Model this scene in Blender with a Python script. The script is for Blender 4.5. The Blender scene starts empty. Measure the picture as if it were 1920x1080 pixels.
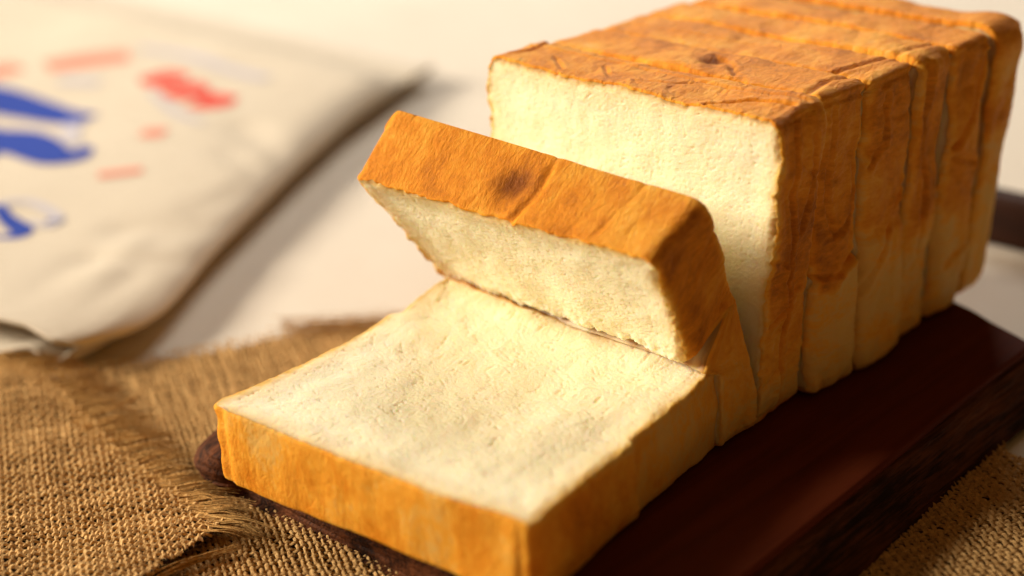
import bpy, math, random
import numpy as np
from mathutils import Matrix, Vector

random.seed(4)
SC = bpy.context.scene
COL = SC.collection

# ------------------------------------------------------------------ camera
CAM_POS = Vector((0.3243, -0.3979, 0.2652))
FWD = Vector((-0.6293, 0.6627, -0.4060)).normalized()
RGT = Vector((0.7362, 0.6757, -0.0383)).normalized()
UPV = RGT.cross(FWD).normalized()
cd = bpy.data.cameras.new("camera")
cam = bpy.data.objects.new("camera", cd)
COL.objects.link(cam)
cam.matrix_world = Matrix(((RGT.x, UPV.x, -FWD.x, CAM_POS.x), (RGT.y, UPV.y, -FWD.y, CAM_POS.y),
                           (RGT.z, UPV.z, -FWD.z, CAM_POS.z), (0, 0, 0, 1)))
cd.sensor_width = 36.0
cd.lens = 3040.93 / 1920 * 36.0
cd.clip_start = 0.02
cd.clip_end = 50
cd.dof.use_dof = True
cd.dof.focus_distance = 0.528
cd.dof.aperture_fstop = 3.8
cd.dof.aperture_blades = 0
SC.camera = cam

# ------------------------------------------------------------------ world, lamps, exposure
w = bpy.data.worlds.new("World")
SC.world = w
w.use_nodes = True
bg = w.node_tree.nodes["Background"]
bg.inputs[0].default_value = (1.0, 0.52, 0.17, 1)
bg.inputs[1].default_value = 0.11


def area(name, pos, target, size, power, color, size_y=None):
    l = bpy.data.lights.new(name, 'AREA')
    l.energy = power
    l.color = color
    l.size = size
    if size_y:
        l.shape = 'RECTANGLE'
        l.size_y = size_y
    o = bpy.data.objects.new(name, l)
    COL.objects.link(o)
    o.location = pos
    o.rotation_euler = (Vector(target) - Vector(pos)).to_track_quat('-Z', 'Y').to_euler()
    return o


area("key_lamp", (-1.66, -1.22, 1.00), (-0.04, 0.0, 0.02), 0.62, 94, (1.0, 0.88, 0.71))
area("window_lamp", (-0.85, 1.10, 1.05), (-0.15, 0.12, 0.0), 0.7, 18, (1.0, 0.96, 0.89))

SC.view_settings.view_transform = 'Standard'
SC.view_settings.look = 'None'
SC.view_settings.exposure = 0.0
SC.view_settings.gamma = 1.0
SC.render.engine = 'CYCLES'
try:
    SC.cycles.use_denoising = True
    SC.cycles.denoiser = 'OPENIMAGEDENOISE'
except Exception:
    pass
SC.cycles.max_bounces = 8
SC.cycles.adaptive_threshold = 0.004
SC.cycles.caustics_reflective = False
SC.cycles.caustics_refractive = False


# ------------------------------------------------------------------ numpy noise
def _hash(ix, iy, iz, seed):
    h = (ix.astype(np.int64) * 374761393 + iy.astype(np.int64) * 668265263 + iz.astype(np.int64) * 2147483647 + seed * 974634) & 0xffffffff
    h = ((h ^ (h >> 13)) * 1274126177) & 0xffffffff
    h = ((h ^ (h >> 16)) * 2246822519) & 0xffffffff
    h = h ^ (h >> 15)
    return (h & 0xffffff) / float(0xffffff)


def vnoise(x, y, z, seed=0):
    x, y, z = np.broadcast_arrays(np.asarray(x, float), np.asarray(y, float), np.asarray(z, float))
    ix, iy, iz = np.floor(x), np.floor(y), np.floor(z)
    fx, fy, fz = x - ix, y - iy, z - iz
    fx = fx * fx * fx * (fx * (fx * 6 - 15) + 10)
    fy = fy * fy * fy * (fy * (fy * 6 - 15) + 10)
    fz = fz * fz * fz * (fz * (fz * 6 - 15) + 10)
    r = 0
    for dx in (0, 1):
        for dy in (0, 1):
            for dz in (0, 1):
                r = r + _hash(ix + dx, iy + dy, iz + dz, seed) * (fx if dx else 1 - fx) * (fy if dy else 1 - fy) * (fz if dz else 1 - fz)
    return r * 2 - 1


def fbm(x, y, z, seed=0, octv=4, gain=0.5):
    s, a, f = 0, 1.0, 1.0
    for o in range(octv):
        s = s + a * vnoise(np.asarray(x) * f, np.asarray(y) * f, np.asarray(z) * f, seed + o * 17)
        a *= gain
        f *= 2.03
    return s


def worley(x, y, seed=0):
    """F1 distance in 2-D, with the random value of the nearest cell"""
    ix, iy = np.floor(x), np.floor(y)
    best = np.full(np.shape(x), 9.0)
    val = np.zeros(np.shape(x))
    z0 = np.zeros_like(ix)
    for dx in (-1, 0, 1):
        for dy in (-1, 0, 1):
            cx, cy = ix + dx, iy + dy
            px = cx + _hash(cx, cy, z0, seed)
            py = cy + _hash(cx, cy, z0, seed + 5)
            d = np.hypot(px - x, py - y)
            m = d < best
            best = np.where(m, d, best)
            val = np.where(m, _hash(cx, cy, z0, seed + 9), val)
    return best, val


def sstep(a, b, x):
    t = np.clip((np.asarray(x, float) - a) / (b - a), 0, 1)
    return t * t * (3 - 2 * t)


def poly_dist(px, py, line):
    """distance of points to a polyline"""
    d = np.full(np.shape(px), 9.0)
    for (x0, y0), (x1, y1) in zip(line[:-1], line[1:]):
        vx, vy = x1 - x0, y1 - y0
        L = vx * vx + vy * vy + 1e-18
        t = np.clip(((px - x0) * vx + (py - y0) * vy) / L, 0, 1)
        d = np.minimum(d, np.hypot(px - x0 - t * vx, py - y0 - t * vy))
    return d


# ------------------------------------------------------------------ object helpers
def mesh_obj(name, verts, faces, mat, parent=None, attrs=None, vattrs=None, uv=None, smooth=True):
    me = bpy.data.meshes.new(name)
    V = np.asarray(verts, dtype=np.float32)
    F = np.asarray(faces, dtype=np.int32)
    n, k = F.shape
    me.vertices.add(len(V))
    me.vertices.foreach_set('co', V.ravel())
    me.loops.add(n * k)
    me.loops.foreach_set('vertex_index', F.ravel())
    me.polygons.add(n)
    me.polygons.foreach_set('loop_start', np.arange(0, n * k, k, dtype=np.int32))
    me.polygons.foreach_set('loop_total', np.full(n, k, dtype=np.int32))
    me.update(calc_edges=True)
    me.validate()
    if smooth:
        me.polygons.foreach_set('use_smooth', np.ones(len(me.polygons), dtype=bool))
    for nm, a in (attrs or {}).items():
        at = me.attributes.new(nm, 'FLOAT', 'POINT')
        at.data.foreach_set('value', np.asarray(a, dtype=np.float32).ravel())
    for nm, a in (vattrs or {}).items():
        at = me.attributes.new(nm, 'FLOAT_VECTOR', 'POINT')
        at.data.foreach_set('vector', np.asarray(a, dtype=np.float32).ravel())
    me.materials.append(mat)
    o = bpy.data.objects.new(name, me)
    COL.objects.link(o)
    if parent:
        o.parent = parent
    return o


def grid_faces(nr, nc, wrap=False, off=0):
    c = np.arange(nc if wrap else nc - 1)
    r = np.arange(nr - 1)
    R, Cc = np.meshgrid(r, c, indexing='ij')
    a = R * nc + Cc
    b = R * nc + (Cc + 1) % nc
    return (np.stack([a, b, b + nc, a + nc], -1).reshape(-1, 4) + off)


def thing(name, label, cat, loc=(0, 0, 0), group=None):
    o = bpy.data.objects.new(name, None)
    o.empty_display_size = 0.01
    COL.objects.link(o)
    o.location = loc
    tag(o, label, cat, group)
    return o


def tag(o, label, cat, group=None):
    o['label'] = label
    o['category'] = cat
    if group:
        o['group'] = group
    return o


class Nodes:
    def __init__(self, name):
        self.m = bpy.data.materials.new(name)
        self.m.use_nodes = True
        self.t = self.m.node_tree
        self.p = self.t.nodes["Principled BSDF"]

    def n(self, typ, **kw):
        nd = self.t.nodes.new(typ)
        ins = kw.pop('ins', {})
        for k, v in kw.items():
            setattr(nd, k, v)
        for k, v in ins.items():
            self.set(nd, k, v)
        return nd

    def set(self, nd, k, v):
        s = nd.inputs[k]
        if isinstance(v, bpy.types.NodeSocket):
            self.t.links.new(v, s)
        else:
            s.default_value = v

    def P(self, **kw):
        for k, v in kw.items():
            self.set(self.p, k.replace('_', ' '), v)

    def attr(self, nm):
        return self.n('ShaderNodeAttribute', attribute_name=nm)

    def math(self, op, a, b=0.0, c=0.0, clamp=False):
        nd = self.n('ShaderNodeMath', operation=op, use_clamp=clamp)
        for i, v in enumerate((a, b, c)):
            self.set(nd, i, v)
        return nd.outputs[0]

    def noise(self, vec, scale, detail=3, rough=0.55, dist=0.0):
        nd = self.n('ShaderNodeTexNoise', ins={'Vector': vec, 'Scale': scale, 'Detail': detail, 'Roughness': rough, 'Distortion': dist})
        return nd.outputs['Fac']

    def mapping(self, vec, scale=(1, 1, 1), rot=(0, 0, 0)):
        nd = self.n('ShaderNodeMapping', ins={'Vector': vec, 'Scale': scale, 'Rotation': rot})
        return nd.outputs[0]

    def ramp(self, fac, stops, interp='LINEAR'):
        nd = self.n('ShaderNodeValToRGB', ins={'Fac': fac})
        cr = nd.color_ramp
        cr.interpolation = interp
        while len(cr.elements) < len(stops):
            cr.elements.new(0.5)
        for e, (p, c) in zip(cr.elements, stops):
            e.position = p
            e.color = (c[0], c[1], c[2], 1) if not isinstance(c, (int, float)) else (c, c, c, 1)
        return nd.outputs[0]

    def mix(self, fac, a, b, mode='MIX'):
        nd = self.n('ShaderNodeMix', data_type='RGBA', blend_type=mode)
        nd.clamp_factor = True
        self.set(nd, 0, fac)
        for i, v in ((6, a), (7, b)):
            if isinstance(v, tuple) and len(v) == 3:
                v = (*v, 1)
            self.set(nd, i, v)
        return nd.outputs[2]

    def bump(self, h, dist, strength=1.0, normal=None):
        nd = self.n('ShaderNodeBump', ins={'Height': h, 'Distance': dist, 'Strength': strength})
        if normal is not None:
            self.set(nd, 'Normal', normal)
        return nd.outputs[0]


# ------------------------------------------------------------------ materials
def crumb_material():
    M = Nodes("bread_crumb")
    loc = M.attr('loc').outputs['Vector']
    edge = M.attr('edge').outputs['Fac']          # metres from the crust
    warp = M.n('ShaderNodeTexNoise', ins={'Vector': loc, 'Scale': 140.0, 'Detail': 2.0})
    wv = M.n('ShaderNodeVectorMath', operation='MULTIPLY_ADD', ins={0: warp.outputs['Color'], 1: (0.003, 0.003, 0.003), 2: loc}).outputs[0]
    v1 = M.n('ShaderNodeTexVoronoi', feature='F1', ins={'Vector': M.mapping(wv, (1, 0.6, 1)), 'Scale': 1500.0}).outputs['Distance']
    v2 = M.n('ShaderNodeTexVoronoi', feature='F1', ins={'Vector': M.mapping(wv, (0.7, 1, 1)), 'Scale': 800.0}).outputs['Distance']
    nz = M.noise(M.mapping(wv, (1, 0.5, 1)), 2400.0, 3, 0.65)
    por = M.ramp(v1, [(0.05, 0.0), (0.45, 1.0)])
    h = M.math('ADD', M.math('MULTIPLY', por, 0.6), M.math('ADD', M.math('MULTIPLY', v2, 0.6), M.math('MULTIPLY', nz, 0.7)))
    M.P(Normal=M.bump(h, 0.0004, 0.32))
    mot = M.noise(loc, 60.0, 4, 0.6)
    base = M.mix(mot, (0.92, 0.835, 0.56), (0.95, 0.89, 0.68))
    base = M.mix(M.math('MULTIPLY', M.ramp(nz, [(0.35, 1.0), (0.55, 0.0)]), 0.18), base, (0.80, 0.62, 0.29))
    pit = M.attr('pit').outputs['Fac']
    base = M.mix(M.math('MULTIPLY', pit, 0.22), base, (0.78, 0.56, 0.22))
    # thin toasted band where the crumb meets the crust
    jit = M.math('MULTIPLY', M.math('SUBTRACT', M.noise(loc, 260.0, 3, 0.6), 0.5), 0.0035)
    e2 = M.math('ADD', edge, jit)
    band = M.ramp(M.math('MULTIPLY', e2, 100.0), [(0.0, 1.0), (0.10, 0.70), (0.32, 0.30), (0.95, 0.0)])
    base = M.mix(band, base, (0.78, 0.46, 0.10))
    base = M.mix(M.attr('bake_shade').outputs['Fac'], base, (0.33, 0.105, 0.010))  # baked edges, plus the painted shade of the fold crevice
    M.P(Base_Color=base, Roughness=0.55, Specular_IOR_Level=0.35, Subsurface_Weight=0.6,
        Subsurface_Radius=(0.0055, 0.0035, 0.0014), Subsurface_Scale=1.0)
    return M.m


def crust_material():
    M = Nodes("bread_crust")
    loc = M.attr('loc').outputs['Vector']
    tone = M.attr('tone').outputs['Fac']          # how brown it was baked: 0 pale .. 1 dark
    big = M.noise(loc, 55.0, 5, 0.6, 0.6)
    mid = M.noise(M.mapping(loc, (1, 1, 0.45)), 330.0, 4, 0.6, 0.8)
    t = M.math('ADD', tone, M.math('MULTIPLY', M.math('SUBTRACT', big, 0.5), 0.85))
    t = M.math('ADD', t, M.math('MULTIPLY', M.math('SUBTRACT', mid, 0.5), 0.60))
    spk = M.noise(M.mapping(loc, (1, 1, 0.7)), 850.0, 3, 0.7)
    t = M.math('ADD', t, M.math('MULTIPLY', M.math('SUBTRACT', spk, 0.5), 0.42))
    base = M.ramp(t, [(0.0, (0.80, 0.47, 0.115)), (0.22, (0.87, 0.39, 0.036)), (0.5, (0.75, 0.262, 0.012)),
                      (0.75, (0.50, 0.16, 0.008)), (1.0, (0.27, 0.075, 0.005))])
    warp = M.n('ShaderNodeTexNoise', ins={'Vector': loc, 'Scale': 160.0, 'Detail': 2.0})
    wv = M.n('ShaderNodeVectorMath', operation='MULTIPLY_ADD', ins={0: warp.outputs['Color'], 1: (0.004, 0.004, 0.004), 2: loc}).outputs[0]
    wr = M.noise(M.mapping(wv, (1.0, 1.0, 0.33)), 900.0, 3, 0.6)
    wr2 = M.noise(M.mapping(wv, (1, 1, 0.6)), 420.0, 2, 0.5, 1.0)
    fine = M.noise(loc, 2600.0, 2, 0.6)
    h = M.math('ADD', M.math('MULTIPLY', wr, 1.0), M.math('ADD', M.math('MULTIPLY', wr2, 0.40), M.math('MULTIPLY', fine, 0.6)))
    M.P(Normal=M.bump(h, 0.0008, 0.7))
    M.P(Base_Color=base, Roughness=M.math('ADD', M.math('MULTIPLY', mid, 0.3), 0.42), Specular_IOR_Level=0.14,
        Subsurface_Weight=0.25, Subsurface_Radius=(0.0025, 0.0010, 0.0003), Subsurface_Scale=1.0)
    return M.m


def burlap_material(name, dark, light):
    M = Nodes(name)
    uv = M.attr('yarn').outputs['Vector']         # (along, across, yarn number)
    tw = M.n('ShaderNodeTexWave', wave_type='BANDS', bands_direction='DIAGONAL',
             ins={'Vector': M.mapping(uv, (1500, 1.9, 0)), 'Scale': 0.22, 'Distortion': 3.0, 'Detail': 2.0, 'Detail Scale': 1.5})
    n1 = M.noise(M.mapping(uv, (500, 3, 13.7)), 1.0, 4, 0.7)
    n2 = M.noise(M.mapping(uv, (30, 0.0, 7.31)), 1.0, 2, 0.5)
    f = M.math('ADD', M.math('MULTIPLY', n1, 0.6), M.math('MULTIPLY', n2, 0.5))
    base = M.mix(M.ramp(f, [(0.30, 0.0), (0.72, 1.0)]), dark, light)
    h = M.math('ADD', M.math('MULTIPLY', tw.outputs['Fac'], 0.5), n1)
    M.P(Base_Color=base, Roughness=0.85, Specular_IOR_Level=0.2, Normal=M.bump(h, 0.0007, 0.9))
    return M.m


def plain_material(name, color, rough=0.85, noise_scale=None, vary=0.15, bump=0.0, bump_scale=1500.0, spec=0.3):
    M = Nodes(name)
    tc = M.n('ShaderNodeTexCoord').outputs['Object']
    if noise_scale:
        f = M.noise(tc, noise_scale, 4, 0.6)
        c2 = tuple(c * (1 - vary) for c in color)
        M.P(Base_Color=M.mix(f, c2, color))
    else:
        M.P(Base_Color=(*color, 1))
    if bump:
        M.P(Normal=M.bump(M.noise(tc, bump_scale, 3, 0.6), bump, 0.6))
    M.P(Roughness=rough, Specular_IOR_Level=spec)
    return M.m


def cloth_material(name, c1, c2, scale=1100.0):
    M = Nodes(name)
    tc = M.n('ShaderNodeTexCoord').outputs['Object']
    w1 = M.n('ShaderNodeTexWave', bands_direction='X', ins={'Vector': tc, 'Scale': scale / 6.28 * 3.0, 'Distortion': 1.5, 'Detail': 2.0, 'Detail Scale': 2.0}).outputs['Fac']
    w2 = M.n('ShaderNodeTexWave', bands_direction='Y', ins={'Vector': tc, 'Scale': scale / 6.28 * 3.0, 'Distortion': 1.5, 'Detail': 2.0, 'Detail Scale': 2.0}).outputs['Fac']
    h = M.math('ADD', w1, w2)
    f = M.noise(tc, 25.0, 4, 0.6)
    M.P(Base_Color=M.mix(f, c1, c2), Roughness=0.9, Specular_IOR_Level=0.15, Normal=M.bump(h, 0.0002, 0.5))
    return M.m


def wood_material(name, c_dark, c_mid, c_light, rough, streak=1.0, bump=0.0003, axis='Y'):
    M = Nodes(name)
    tc = M.n('ShaderNodeTexCoord').outputs['Object']
    sc = (90, 5, 90) if axis == 'Y' else (5, 90, 90)
    g = M.noise(M.mapping(tc, sc), 1.0, 5, 0.62, 0.5)
    g2 = M.noise(M.mapping(tc, tuple(s * 9 for s in sc)), 1.0, 3, 0.65)
    blot = M.noise(tc, 30.0, 3, 0.5)
    f = M.math('ADD', M.math('MULTIPLY', g, 0.6), M.math('ADD', M.math('MULTIPLY', g2, 0.3 * streak), M.math('MULTIPLY', blot, 0.2)))
    base = M.ramp(f, [(0.34, c_dark), (0.54, c_mid), (0.78, c_light)])
    h = M.math('ADD', M.math('MULTIPLY', g, 0.4), g2)
    M.P(Base_Color=base, Roughness=M.math('ADD', M.math('MULTIPLY', g2, 0.18), rough), Specular_IOR_Level=0.12, Normal=M.bump(h, bump, 0.7))
    return M.m


MAT_CRUMB = crumb_material()
MAT_CRUST = crust_material()
MAT_BURLAP = burlap_material("burlap_yarn", (0.34, 0.165, 0.045), (0.90, 0.58, 0.24))
MAT_FRINGE = burlap_material("burlap_fringe", (0.48, 0.22, 0.045), (0.88, 0.54, 0.19))
MAT_GAP_SHADE = plain_material("burlap_gap_shade", (0.085, 0.036, 0.010), 0.95, 300, 0.4)  # shade of the weave gaps, put into the colour
MAT_CLOTH = cloth_material("cream_cotton", (0.68, 0.61, 0.515), (0.76, 0.695, 0.60))
MAT_BAG = cloth_material("unbleached_canvas", (0.60, 0.525, 0.415), (0.67, 0.595, 0.485), 900.0)
MAT_WOOD = wood_material("mahogany_plank", (0.055, 0.0085, 0.0022), (0.095, 0.016, 0.0042), (0.14, 0.028, 0.007), 0.66, 0.9, 0.00014)
MAT_EDGE = wood_material("dark_rough_bark", (0.004, 0.0012, 0.0007), (0.017, 0.0048, 0.0018), (0.17, 0.054, 0.018), 0.6, 1.5, 0.0012)
MAT_BAR = wood_material("dark_walnut", (0.014, 0.0045, 0.002), (0.03, 0.009, 0.0035), (0.07, 0.024, 0.008), 0.5, 0.6, 0.0002, 'X')
MAT_BLUE = plain_material("blue_print", (0.018, 0.055, 0.36), 0.8, 300, 0.2)
MAT_PALEBLUE = plain_material("faded_blue_print", (0.55, 0.52, 0.56), 0.8, 300, 0.2)
MAT_RED = plain_material("red_print", (0.72, 0.07, 0.045), 0.8, 300, 0.2)
MAT_PINK = plain_material("faded_red_print", (0.78, 0.27, 0.19), 0.8, 300, 0.2)

TABLE_Z = -0.0215

# ------------------------------------------------------------------ the table under its cream cloth
nx = 220
gx = np.linspace(-1.7, 1.3, nx)
gy = np.linspace(-1.2, 2.2, nx)
GX, GY = np.meshgrid(gx, gy)
GZ = TABLE_Z + 0.0030 * fbm(GX * 5 + 3, GY * 3.2, 0.3, 5, 2) * sstep(0.14, 0.40, np.hypot(GX, GY - 0.02)) - 0.0016
tc = mesh_obj("tablecloth", np.stack([GX, GY, GZ], -1).reshape(-1, 3), grid_faces(nx, nx), MAT_CLOTH)
tc['kind'] = 'structure'


# ------------------------------------------------------------------ cutting board
def smooth_closed(pts, n):
    """Catmull-Rom through a closed ring of points, n samples, evenly spaced"""
    P = np.array(pts, float)
    m = len(P)
    t = np.linspace(0, m, 4000, endpoint=False)
    i = t.astype(int)
    f = (t - i)[:, None]
    p0, p1, p2, p3 = P[(i - 1) % m], P[i % m], P[(i + 1) % m], P[(i + 2) % m]
    q = 0.5 * (2 * p1 + (p2 - p0) * f + (2 * p0 - 5 * p1 + 4 * p2 - p3) * f * f + (3 * p1 - p0 - 3 * p2 + p3) * f ** 3)
    d = np.r_[0, np.cumsum(np.linalg.norm(np.diff(np.vstack([q, q[:1]]), axis=0), axis=1))]
    s = np.linspace(0, d[-1], n, endpoint=False)
    qq = np.vstack([q, q[:1]])
    return np.stack([np.interp(s, d, qq[:, k]) for k in range(2)], -1)


board = thing("cutting_board", "dark mahogany cutting board with rough bark edge under the sliced loaf", "cutting board", (0, 0, -0.0205))
outl = [(-.088, -.100), (-.080, -.1165), (-.060, -.1185), (0.0, -.1180), (.06, -.1165), (.096, -.1135), (.1020, -.106), (.1022, -.07), (.1005, 0.0), (.0985, .06),
        (.0978, .095), (.0976, .108), (.0960, .1145), (.0915, .1172), (.078, .1225), (.062, .1295), (.03, .137), (-.02, .139), (-.07, .132), (-.086, .118), (-.0895, .06), (-.090, 0), (-.0895, -.06)]
NB = 700
ring = smooth_closed(outl, NB)
tan = np.roll(ring, -1, 0) - np.roll(ring, 1, 0)
tan /= np.linalg.norm(tan, axis=1)[:, None]
nor = np.stack([tan[:, 1], -tan[:, 0]], -1)
arc = np.cumsum(np.r_[0, np.linalg.norm(np.diff(ring, axis=0), axis=1)])
TB = 0.0205
# top plank: flat top with an eased edge
rows = []
for s in np.linspace(0.02, 1, 40)[:-1]:
    rows.append(np.c_[ring * s + np.array([0.004, 0.005]) * (1 - s), np.full(NB, TB)])
for a in np.linspace(0, math.pi / 2, 5):
    off = -0.0012 + 0.0012 * math.sin(a)
    rows.append(np.c_[ring + nor * off, np.full(NB, TB - 0.0012 + 0.0012 * math.cos(a))])
rows.append(np.c_[ring - nor * 0.0005, np.full(NB, TB - 0.0034)])
rows.append(np.c_[ring - nor * 0.0026, np.full(NB, TB - 0.0037)])
mesh_obj("plank", np.vstack(rows), grid_faces(len(rows), NB, True), MAT_WOOD, board)
# live edge: bulging, striated side below a shadow groove
lev = np.linspace(0, 1, 34)
right = sstep(0.085, 0.096, ring[:, 0]) * sstep(-.113, -.10, ring[:, 1])
left = sstep(-0.07, -0.086, ring[:, 0])
X = []
for k, l in enumerate(lev):
    z = TB - 0.0036 - l * (TB - 0.0036)
    slope = 0.0105 * l
    bulge = 0.013 * np.sin(math.pi * min(1, l * 0.8 + 0.10)) ** 0.8
    front = -0.0030 * l
    off = right * slope + left * bulge + (1 - np.maximum(right, left)) * front - 0.0026 * (1 - sstep(0, 0.08, l))
    off = off + 0.0007 * fbm(arc * 45, z * 900, 1.5, 31, 4) + 0.00035 * fbm(arc * 300, z * 1800, 4.5, 37, 3)
    X.append(np.c_[ring + nor * off[:, None], np.full(NB, z + 0.0)])
mesh_obj("live_edge", np.vstack(X), grid_faces(len(X), NB, True), MAT_EDGE, board)
und = [np.c_[ring * s, np.full(NB, 0.0003)] for s in (1.0, 0.5, 0.02)]
mesh_obj("underside", np.vstack(und), grid_faces(3, NB, True), MAT_EDGE, board)


# ------------------------------------------------------------------ bread slices
def rounded_outline(N, wb, wt, H, rb, rt):
    """rounded trapezoid, counter-clockwise in (a, h); four sides of N/4 steps that meet in the middle of the corners"""
    cs = [(-wb, 0, rb, 180), (wb, 0, rb, 270), (wt, H, rt, 0), (-wt, H, rt, 90)]
    arcs = []
    for x, y, r, a0 in cs:
        cx = x + (r if x < 0 else -r)
        cy = y + (r if y == 0 else -r)
        arcs.append([(cx + r * math.cos(math.radians(a)), cy + r * math.sin(math.radians(a))) for a in np.linspace(a0, a0 + 90, 15)])
    out = []
    for k in range(4):
        Q = np.array(arcs[k][7:] + arcs[(k + 1) % 4][:8])
        d = np.r_[0, np.cumsum(np.linalg.norm(np.diff(Q, axis=0), axis=1))]
        q = np.linspace(0, d[-1], N // 4 + 1)[:-1]
        out.append(np.stack([np.interp(q, d, Q[:, i]) for i in range(2)], -1))
    return np.vstack(out)


def coons(ring):
    """fills a closed ring of 4n points with a regular (n+1) x (n+1) grid"""
    n = len(ring) // 4
    bot = ring[0:n + 1]
    rgt = ring[n:2 * n + 1]
    top = ring[2 * n:3 * n + 1][::-1]
    lft = np.vstack([ring[3 * n:], ring[:1]])[::-1]
    u = np.linspace(0, 1, n + 1)[None, :, None]
    v = np.linspace(0, 1, n + 1)[:, None, None]
    return ((1 - v) * bot[None] + v * top[None] + (1 - u) * lft[:, None] + u * rgt[:, None]
            - ((1 - u) * (1 - v) * bot[0] + u * (1 - v) * bot[-1] + (1 - u) * v * top[0] + u * v * top[-1]))


def crumb_relief(a, h, seed, amp=1.0, fibre=0.0):
    """pits and strands of a soft cut crumb: (offset into the slice, pit mask)"""
    wx = a + 0.0022 * fbm(a * 120, h * 120, 0.5, seed, 3)
    wy = h + 0.0022 * fbm(a * 120, h * 120, 7.5, seed + 3, 3)
    ang = 1.2 * (1 - 0.75 * fibre) * fbm(a * 28, h * 28, 2.2, seed + 1, 2)
    ca, sa = np.cos(ang), np.sin(ang)
    u, v = wx * ca + wy * sa, -wx * sa + wy * ca
    d1, r1 = worley(u * 820, v * 480, seed)
    d2, r2 = worley(u * 430, v * 250, seed + 40)
    d3, r3 = worley(u * 200, v * 120, seed + 80)
    c1 = np.clip(1 - (d1 / 0.62) ** 2, 0, 1) * (0.3 + 0.7 * r1)
    c2 = np.clip(1 - (d2 / 0.55) ** 2, 0, 1) * (r2 > 0.45) * (0.3 + 0.7 * r2)
    c3 = np.clip(1 - (d3 / 0.40) ** 2, 0, 1) * (r3 > 0.86)
    out = -0.00009 * c1 - 0.00012 * c2 - 0.0005 * c3 + 0.00007 * fbm(u * 600, v * 260, 0.9, seed + 28, 2) + 0.0006 * fbm(a * 60, h * 60, 3.3, seed + 12, 3)
    if fibre:
        out = out + fibre * (0.00016 * fbm(u * 520, v * 70, 1.9, seed + 33, 3) + 0.00022 * fbm(u * 170, v * 45, 5.9, seed + 35, 2))
    return out * amp, np.clip(0.35 * c2 + 0.25 * c1 + 0.9 * c3, 0, 1)


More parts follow.
